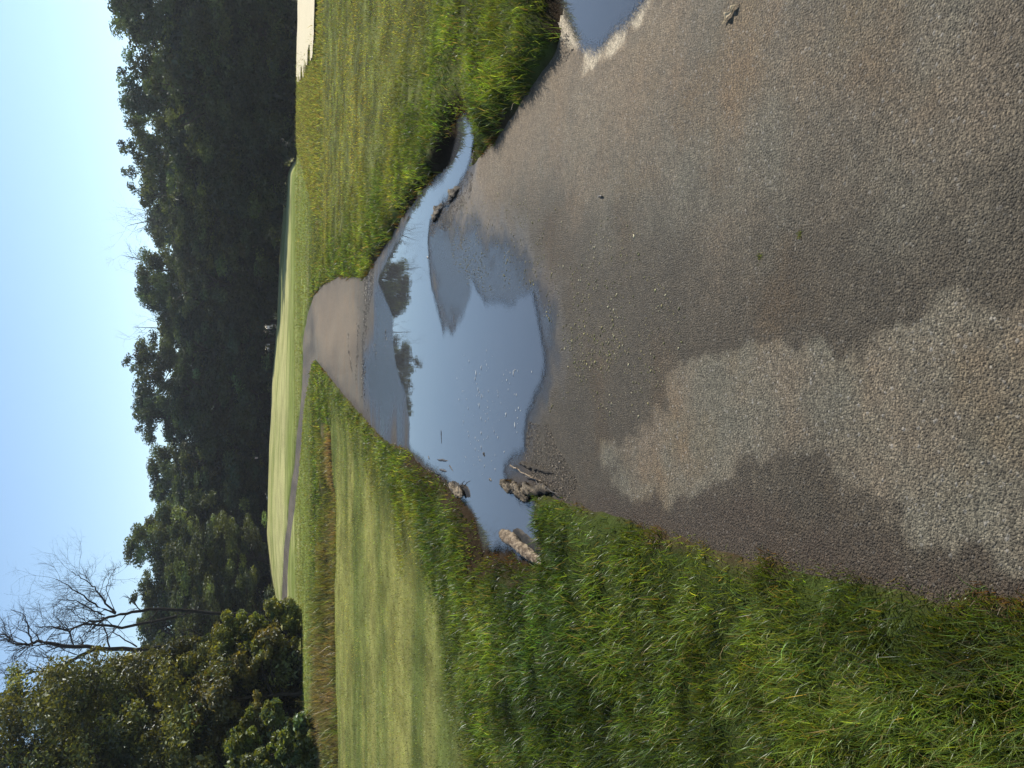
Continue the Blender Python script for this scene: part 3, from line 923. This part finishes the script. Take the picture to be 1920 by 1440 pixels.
bare_tree('bare_tree', (535, 1160), [
    ([(540, 1160), (400, 1150), (300, 1140), (250, 1144), (217, 1150), (196, 1154), (167, 1157), (142, 1167), (118, 1158), (95, 1157)], 0.15, 0.03, dict(trunk=True, every=2, tl=1.5)),
    ([(217, 1150), (185, 1140), (162, 1123), (142, 1104), (125, 1096), (105, 1085)], 0.08, 0.02, dict(every=1, tl=1.6, tw=3)),
    ([(217, 1149), (200, 1129), (187, 1115), (177, 1102), (165, 1092), (146, 1081), (135, 1072)], 0.08, 0.02, dict(every=1, tl=1.6, tw=3)),
    ([(196, 1154), (177, 1146), (156, 1133), (142, 1125), (127, 1125), (108, 1122)], 0.07, 0.02, dict(every=1, tl=1.4)),
    ([(196, 1155), (183, 1170), (175, 1177), (155, 1192), (142, 1203)], 0.06, 0.02, dict(every=1, tl=0.8)),
    ([(215, 1149), (195, 1110), (200, 1090), (215, 1068)], 0.03, 0.012, dict(every=1, tl=0.8)),
    ([(330, 1160), (225, 1181), (179, 1173), (158, 1172), (125, 1176), (94, 1176), (65, 1175)], 0.12, 0.025, dict(every=1, tl=1.4)),
], D1 + 2, 502, 'spreading bare tree whose forked limbs fan out to the right', BT)
for (base, top, seed, lab) in [((300, 410), (238, 425), 511, 'thin bare treetop in the skyline dip right of the middle'),
                               ((320, 618), (250, 612), 512, 'small bare treetop in the notch beside the big round headed tree'),
                               ((300, 495), (228, 478), 513, 'few bare twigs above the flat topped tree')]:
    bx, by = base; tx, ty = top
    bare_tree('bare_tree', (530, by), [
        ([(520, by), (bx, by), ((bx + tx) / 2, (by + ty) / 2), (tx, ty)], 0.16, 0.02, dict(trunk=True, every=1, tl=2.2, tw=2)),
        ([(bx, by), (bx - 25, by - 14), (bx - 45, by - 20)], 0.07, 0.015, dict(every=1, tl=1.8)),
        ([(bx, by), (bx - 25, by + 12), (bx - 50, by + 24)], 0.07, 0.015, dict(every=1, tl=1.8)),
    ], 106, seed, lab, BT)

# ------------------------------------------------------------------ log, mud clods, debris
t = NT('muddy_wood')
wz = t.noise(18, 5, 0.65); wf = t.noise(90, 3, 0.6)
MAT_LOG = t.done(t.principled(t.mix(t.ramp(wz, 0.38, 0.66), (0.060, 0.040, 0.024), (0.30, 0.235, 0.165)), 0.85, t.bump(t.math('ADD', wz, t.math('MULTIPLY', wf, 0.4)), 0.9, 0.02), 0.3))
t = NT('mud')
mz = t.noise(35, 5, 0.7)
sz = t.n('ShaderNodeSeparateXYZ'); t.l(t.pos(), sz.inputs[0])
palez = t.math('MULTIPLY', t.ramp(sz.outputs[2], 0.012, 0.045), t.ramp(mz, 0.38, 0.6), clamp=True)  # mud turns paler with height, broken up by noise
MAT_MUD = t.done(t.principled(t.mix(palez, (0.026, 0.019, 0.012), (0.21, 0.165, 0.11)), 0.75, t.bump(mz, 1.0, 0.014), 0.3))
t = NT('dry_leaf')
lz = t.noise(120, 3)
MAT_DLEAF = t.done(t.principled(t.mix(lz, (0.34, 0.26, 0.15), (0.52, 0.43, 0.28)), 0.7, t.bump(lz, 0.5, 0.002), 0.3))
t = NT('wet_twig')
MAT_WTWIG = t.done(t.principled((0.03, 0.022, 0.016), 0.5, None, 0.5))
t = NT('gravel')
gz_ = t.attr('col').outputs['Color']
MAT_GRAVEL = t.done(t.principled(gz_, 0.7, None, 0.4))

def lumpy_bar(name, a, b, r0, r1, seed, mat, lab, cat, flat=0.7, lump=0.25, sides=18, seg=30, lift=0.4, bend=0.0, group=None, capx=10, rag=0.0):
    """irregular solid between two ground points"""
    rg = np.random.default_rng(seed)
    a = np.array(a); b = np.array(b)
    ts = np.linspace(0, 1, seg)
    ax = b - a; L = np.linalg.norm(ax); ax /= L
    sd_ = np.array([-ax[1], ax[0], 0]) if abs(ax[2]) < 0.99 else np.array([1, 0, 0])
    sd_ = sd_ / np.linalg.norm(sd_)
    up_ = np.cross(ax, sd_)
    if up_[2] < 0: up_ = -up_
    V = []
    for i, tt in enumerate(ts):
        th = np.arange(sides) / sides * 2 * np.pi
        cap = min(1.0, (1 - (2 * tt - 1) ** capx)) ** 0.5 if 0 < tt < 1 else 0.12
        rr = (r0 * (1 - tt) + r1 * tt) * cap
        nn = np.array([1 + lump * 2 * (vnoise(np.array([np.cos(q) * 1.5 + tt * L / r0 * 0.5 + seed]), np.array([np.sin(q) * 1.5 + seed * 3.1 + tt * 3]), seed)[0]
                                + 0.5 * vnoise(np.array([np.cos(q) * 4 + tt * L / r0 * 1.4]), np.array([np.sin(q) * 4 + tt * 8.0]), seed + 1)[0]) for q in th]) + rag * rg.normal(0, 1, sides)
        c = a + ax * L * tt + sd_ * bend * math.sin(tt * math.pi) + up_ * (r0 * lift)
        V.append(c[None, :] + (rr * nn * np.cos(th))[:, None] * sd_[None, :] + (rr * nn * np.sin(th) * flat)[:, None] * up_[None, :])
    V = np.array(V)
    n = seg
    i = np.arange(n - 1)[:, None] * sides + np.arange(sides)[None, :]
    j = np.arange(n - 1)[:, None] * sides + (np.arange(sides)[None, :] + 1) % sides
    F = np.stack([i, j, j + sides, i + sides], -1).reshape(-1, 4)
    caps = np.array([np.arange(sides)[::-1], np.arange(sides) + (n - 1) * sides])
    loc = V.reshape(-1, 3).mean(0); loc[2] = 0
    o = raw_mesh(name, V.reshape(-1, 3) - loc, [F, caps], mat, None, True)
    o.location = loc
    tag(o, lab, cat, group)
    return o

def g3(X, Y, z=0.0):
    return (*gp(X, Y, z), z)

lumpy_bar('log', g3(946, 999, 0.03), g3(1034, 1066, 0.03), 0.038, 0.024, 3, MAT_LOG, 'short mud caked log lying at the left end of the puddle', 'log', 0.9, 0.28, 24, 60, 0.45, capx=14, rag=0.07)
MC = 'clods of mud at the near shore of the puddle'
lumpy_bar('mud_clod', g3(940, 903, 0.01), g3(962, 918, 0.01), 0.028, 0.036, 5, MAT_MUD, 'rounded pale mud clod standing in the puddle', 'mud clod', 0.9, 0.6, 22, 26, 0.2, group=MC, capx=2, rag=0.10)
lumpy_bar('mud_clod', g3(962, 915, 0.01), g3(992, 938, 0.01), 0.045, 0.04, 6, MAT_MUD, 'larger dark sided mud clod between the puddle and the grass', 'mud clod', 0.9, 0.65, 24, 30, 0.15, group=MC, capx=2, rag=0.10)
lumpy_bar('mud_ridge', g3(972, 868, 0.0), g3(1040, 888, 0.0), 0.015, 0.011, 7, MAT_MUD, 'thin pale ridge of dried mud on the asphalt by the puddle', 'mud ridge', 0.8, 0.8, 16, 44, 0.0, group=MC, capx=4, rag=0.16)
lumpy_bar('mud_ridge', g3(985, 918, 0.0), g3(1040, 918, 0.0), 0.034, 0.022, 8, MAT_MUD, 'short broad ridge of pale mud behind the clods', 'mud ridge', 0.8, 0.8, 18, 36, 0.0, group=MC, capx=3, rag=0.15)
lumpy_bar('mud_clod', g3(812, 412, 0.0), g3(830, 385, 0.0), 0.050, 0.04, 9, MAT_MUD, 'dark mud clod on the right shore where the puddle narrows', 'mud clod', 0.6, 0.8, 22, 30, 0.0, group=MC, capx=2, rag=0.15)
lumpy_bar('mud_clod', g3(842, 372, 0.0), g3(862, 352, 0.0), 0.042, 0.03, 10, MAT_MUD, 'small mud clod under the grass at the puddle outlet', 'mud clod', 0.6, 0.8, 22, 30, 0.0, group=MC, capx=2, rag=0.15)
lumpy_bar('mud_clod', g3(848, 905, 0.0), g3(868, 930, 0.03), 0.034, 0.038, 11, MAT_MUD, 'brown clod overhanging the far left shore', 'mud clod', 0.9, 0.8, 22, 30, 0.1, group=MC, capx=2, rag=0.14)

# floating bits
FB = 'dark bits floating in the puddle'
for (X0, Y0, X1, Y1, r, lab) in [(827, 806, 828, 832, 0.012, 'longest dark twig floating in the open puddle'),
                                (906, 849, 909, 856, 0.018, 'dark round bit floating nearer in the puddle'),
                                (803, 855, 805, 862, 0.012, 'tiny dark bit floating closest to the far left shore'),
                                (820, 862, 840, 864, 0.016, 'dark scrap floating off the grass tip'),
                                (824, 880, 838, 884, 0.02, 'soaked clump lying against the far left shore'),
                                (842, 872, 850, 884, 0.012, 'thin floating scrap nearest the brown clod'),
                                (801, 481, 803, 485, 0.016, 'lone speck floating off the wet asphalt tongue'),
                                (917, 898, 922, 902, 0.014, 'dark bit floating beside the mud clod')]:
    lumpy_bar('floating_twig', g3(X0, Y0, 0.005), g3(X1, Y1, 0.005), r * 0.6, r * 0.35, int(X0 + Y0), MAT_WTWIG, lab, 'debris', 0.5, 0.9, 9, 16, 0.1, group=FB, capx=2, rag=0.2)

# thin sticks washed up at the near shore
ST = 'thin sticks washed up by the mud clods'
for (X0, Y0, X1, Y1, r, sd_, lab) in [(958, 872, 1012, 902, 0.005, 31, 'long pale stick lying across the grit by the thin mud ridge'),
                                     (985, 895, 1045, 925, 0.005, 32, 'dark stick pointing from the mud clods to the grass edge'),
                                     (955, 925, 985, 905, 0.004, 33, 'short stick leaning over the larger mud clod'),
                                     (850, 925, 872, 902, 0.005, 34, 'dark stick beside the brown clod on the far left shore'),
                                     (815, 400, 846, 372, 0.006, 35, 'dark stick on the clods at the right shore')]:
    rg = np.random.default_rng(sd_)
    a = np.array(g3(X0, Y0, 0.012)); b = np.array(g3(X1, Y1, 0.022))
    mid = (a + b) / 2
    tb = Tubes()
    tt = np.linspace(0, 1, 8)[:, None]
    pts = a + (b - a) * tt + rg.normal(0, 0.006, (8, 3)) - mid * np.array([1, 1, 0])
    tb.add(pts, r * np.linspace(1.1, 0.5, 8), 6)
    q = pts[4]; tb.add(np.array([q, q + (b - a) * 0.12 + rg.normal(0, 0.015, 3), q + (b - a) * 0.22 + rg.normal(0, 0.03, 3)]), r * np.array([0.6, 0.45, 0.25]), 5)
    o = tb.build('stick', MAT_LOG if sd_ == 31 else MAT_WTWIG)
    o.location = (mid[0], mid[1], 0)
    tag(o, lab, 'stick', ST)

def chips(name, polys, n, size, cols, lab, cat, mat, seed, flat=0.5, zoff=0.0, lines=(), stretch=None):
    """small irregular chips lying in image outlines"""
    rg = np.random.default_rng(seed)
    xs = []; ys = []
    for (poly, m) in polys:
        g = gpoly(poly); lo = g.min(0); hi = g.max(0)
        got = 0
        while got < m:
            x = rg.uniform(lo[0], hi[0], m * 4); y = rg.uniform(lo[1], hi[1], m * 4)
            k = (sdf(x, y, g) < 0.1 * vnoise(x * 5, y * 5, seed)) & (vnoise(x * 7, y * 7, seed + 2) + rg.uniform(-.4, .4, len(x)) > -0.1)
            x, y = x[k][:m - got], y[k][:m - got]
            xs.append(x); ys.append(y); got += len(x)
    for (pts, m, wd) in lines:
        g = gpoly(pts); tt = rg.uniform(0, len(g) - 1, m)
        x = np.interp(tt, np.arange(len(g)), g[:, 0]); y = np.interp(tt, np.arange(len(g)), g[:, 1])
        x = x + rg.normal(0, wd, m); y = y + rg.normal(0, wd, m)
        k = vnoise(x * 4, y * 4, seed + 9) + rg.uniform(-.45, .45, m) > -0.02
        xs.append(x[k]); ys.append(y[k])
    x = np.concatenate(xs); y = np.concatenate(ys); n = len(x)
    octa = np.array([[1, 0, 0], [0, 1, 0], [-1, 0, 0], [0, -1, 0], [0, 0, 1], [0, 0, -1]], float)
    fo = np.array([[0, 1, 4], [1, 2, 4], [2, 3, 4], [3, 0, 4], [1, 0, 5], [2, 1, 5], [3, 2, 5], [0, 3, 5]])
    S = size * np.clip(np.exp(rg.normal(0, 0.40, n)), 0.3, 1.9)
    v = octa[None] * (1 + rg.uniform(-.4, .4, (n, 6, 1)))
    el = rg.uniform(0.5, 1.6, n)
    v[:, :, 0] *= el[:, None]; v[:, :, 2] *= flat
    th = rg.uniform(0, 6.28, n)
    if stretch: v[:, :, 0] *= stretch; th = rg.normal(0.1, 0.15, n)
    c, s = np.cos(th)[:, None], np.sin(th)[:, None]
    vx = v[:, :, 0] * c - v[:, :, 1] * s; vy = v[:, :, 0] * s + v[:, :, 1] * c
    V = np.stack([x[:, None] + vx * S[:, None], y[:, None] + vy * S[:, None], zoff + (v[:, :, 2] * S[:, None]) + S[:, None] * flat * 0.4], -1).reshape(-1, 3)
    F = (np.arange(n)[:, None, None] * 6 + fo[None]).reshape(-1, 3)
    cc = np.array(cols)[rg.integers(0, len(cols), n)] * np.exp(rg.normal(0, 0.25, n))[:, None]
    return tag(raw_mesh(name, V, F, mat, {'col': np.repeat(cc, 6, 0)}), lab, cat, kind='stuff')

chips('gravel', [([(990, 780), (984, 850), (1000, 930), (1060, 935), (1085, 900), (1040, 850), (1030, 790)], 3600),
                 ([(805, 440), (812, 380), (870, 330), (890, 320), (880, 370), (840, 430)], 4200),
                 ([(775, 838), (800, 860), (850, 905), (862, 925), (845, 925), (790, 880)], 1600),
                 ([(1040, 110), (1060, 60), (1080, 90), (1060, 130)], 260)],
      0, 0.0029, [(0.05, 0.04, 0.03), (0.10, 0.08, 0.055), (0.26, 0.21, 0.15), (0.06, 0.05, 0.045)], 'grit and crumbs of mud washed up along the puddle shore', 'gravel', MAT_GRAVEL, 601)
chips('gravel', [],
      0, 0.011, [(0.05, 0.045, 0.04), (0.09, 0.075, 0.06), (0.30, 0.27, 0.22), (0.04, 0.035, 0.03)], 'line of washed up grit across the path at the far shore', 'gravel', MAT_GRAVEL, 602, 0.3,
      lines=[([(684, 522), (690, 560), (684, 620), (680, 680), (684, 740)], 1500, 0.16), ([(700, 520), (694, 540), (690, 580)], 500, 0.10),
             ([(653, 630), (654, 660), (660, 692)], 260, 0.06), ([(674, 560), (671, 640), (668, 700)], 500, 0.12), ([(703, 640), (705, 680)], 160, 0.06), ([(722, 628), (724, 650)], 90, 0.05)])
chips('clippings', [([(830, 380), (860, 520), (1000, 560), (1050, 700), (1010, 780), (1200, 800), (1300, 600), (1180, 420), (950, 360)], 1500),
                    ([(840, 395), (850, 500), (900, 560), (930, 560), (900, 450), (880, 380)], 420),
                    ([(940, 480), (1000, 440), (1100, 470), (1200, 580), (1240, 700), (1100, 730), (1050, 640)], 450),
                    ([(1060, 600), (1180, 640), (1160, 690), (1080, 720)], 200)],
      0, 0.0038, [(0.20, 0.17, 0.07), (0.26, 0.23, 0.14), (0.10, 0.10, 0.03)], 'yellowed clippings scattered over the damp asphalt', 'clippings', MAT_GRAVEL, 603, 0.35)
t = NT('whitish')
MAT_FLECK = t.done(t.principled((0.62, 0.62, 0.60), 0.5, None, 0.4))  # plain pale tone for the small stretched flecks on the water
chips('pale_flecks', [([(880, 690), (900, 780), (880, 860), (950, 860), (985, 790), (990, 700), (930, 680)], 60), ([(850, 640), (870, 900), (960, 880), (1000, 700)], 60)],
      0, 0.0032, [(0.6, 0.6, 0.6)], 'pale flecks on the puddle', 'foam flecks', MAT_FLECK, 604, 0.25, 0.006, stretch=3.0)

# dry leaf, moss sprigs and twig on the asphalt
def curled_leaf(X0, Y0, X1, Y1, w, seed, lab, cat, mat, name='dry_leaf'):
    a = np.array(g3(X0, Y0)); b = np.array(g3(X1, Y1))
    ax = b - a; L = np.linalg.norm(ax); ax /= L
    sd_ = np.array([-ax[1], ax[0], 0])
    rg = np.random.default_rng(seed)
    V = []; n = 12; m = 7
    for i in range(n):
        tt = i / (n - 1)
        prof = math.sin(math.pi * min(1, tt * 1.02 + 0.01)) ** 0.7 * (1 + 0.45 * math.sin(tt * 17 + seed))
        for j in range(m):
            s_ = j / (m - 1) * 2 - 1
            V.append(a + ax * L * tt + sd_ * (w * prof * s_ * 0.5) + np.array([0, 0, 0.004 + 0.007 * s_ * s_ * prof + 0.006 * math.sin(tt * 7 + seed) ** 2 + rg.normal(0, 0.0008)]))
    V = np.array(V)
    I = np.arange(n * m).reshape(n, m)
    F = np.stack([I[:-1, :-1], I[:-1, 1:], I[1:, 1:], I[1:, :-1]], -1).reshape(-1, 4)
    loc = V.mean(0); loc[2] = 0
    o = raw_mesh(name, V - loc, F, mat, None, True)
    o.location = loc
    so = o.modifiers.new('thick', 'SOLIDIFY'); so.thickness = 0.0012
    return tag(o, lab, cat)
curled_leaf(1358, 46, 1386, 6, 0.022, 2, 'curled pale dry leaf on the asphalt near the right puddle', 'leaf', MAT_DLEAF)

def sprig(X, Y, r, seed, lab):
    rg = np.random.default_rng(seed)
    n = 60
    x, y = gp(X, Y)
    px = x + rg.normal(0, r, n); py = y + rg.normal(0, r, n)
    o = blades('moss_sprig', px - x, py - y, np.zeros(n) + 0.008, rg.uniform(0.004, 0.010, n), np.full(n, 0.0025), rg.uniform(0.2, 0.9, n), rg.uniform(0, 6.28, n), gcol(n, (0.10, 0.13, 0.03), 0.3, 0.1))
    o.location = (x, y, 0)
    tag(o, lab, 'moss')
sprig(1425, 481, 0.010, 1, 'small green moss sprig on the damp asphalt')
sprig(1500, 440, 0.007, 2, 'smaller moss sprig on the asphalt toward the right')
lumpy_bar('twig', g3(1123, 368, 0.004), g3(1130, 368, 0.004), 0.006, 0.005, 77, MAT_WTWIG, 'tiny dark twig on the dry asphalt right of the puddle', 'twig', 0.8, 0.2, 8, 8)

# ------------------------------------------------------------------ flag on the far green
pf = at(505, 860, 92); g = gz(pf.x, pf.y)
fl = empty('golf_flag', (pf.x, pf.y, g))
tb = Tubes(); tb.add([(0, 0, 0), (0, 0, 1.0), (0, 0, 2.1)], [0.018, 0.016, 0.012], 6)
t = NT('pole_paint'); MAT_POLE = t.done(t.principled((0.05, 0.05, 0.05), 0.5))
t = NT('flag_cloth'); MAT_FLAG = t.done(t.principled((0.75, 0.62, 0.48), 0.8))
tb.build('pole', MAT_POLE, fl)
n = 10; V = []
for i in range(n):
    for zz in (1.76, 2.06):
        V.append((0.014 + 0.20 * i / (n - 1), 0.05 * math.sin(i * 1.1), zz - 0.04 * i / (n - 1)))
I = np.arange(2 * n).reshape(n, 2)
o = raw_mesh('flag', V, np.stack([I[:-1, 0], I[1:, 0], I[1:, 1], I[:-1, 1]], -1), MAT_FLAG, None, True, fl)
tag(fl, 'small pale flag on a thin pole before the dark wood', 'flag')

# ------------------------------------------------------------------ thin morning haze
t = NT('haze')
pv = t.n('ShaderNodeVolumePrincipled')
pv.inputs['Color'].default_value = (0.82, 0.90, 1.0, 1)
pv.inputs['Density'].default_value = 0.00036
pv.inputs['Anisotropy'].default_value = 0.55
t.l(pv.outputs[0], t.out.inputs['Volume'])
hx, hy, z0, z1 = 1600.0, 1600.0, -6.0, 30.0
V = [(sx * hx, sy * hy, zz) for zz in (z0, z1) for sx, sy in ((-1, -1), (1, -1), (1, 1), (-1, 1))]
F = np.array([(3, 2, 1, 0), (4, 5, 6, 7), (0, 1, 5, 4), (1, 2, 6, 5), (2, 3, 7, 6), (3, 0, 4, 7)])
raw_mesh('haze', V, F, t.m)['kind'] = 'stuff'
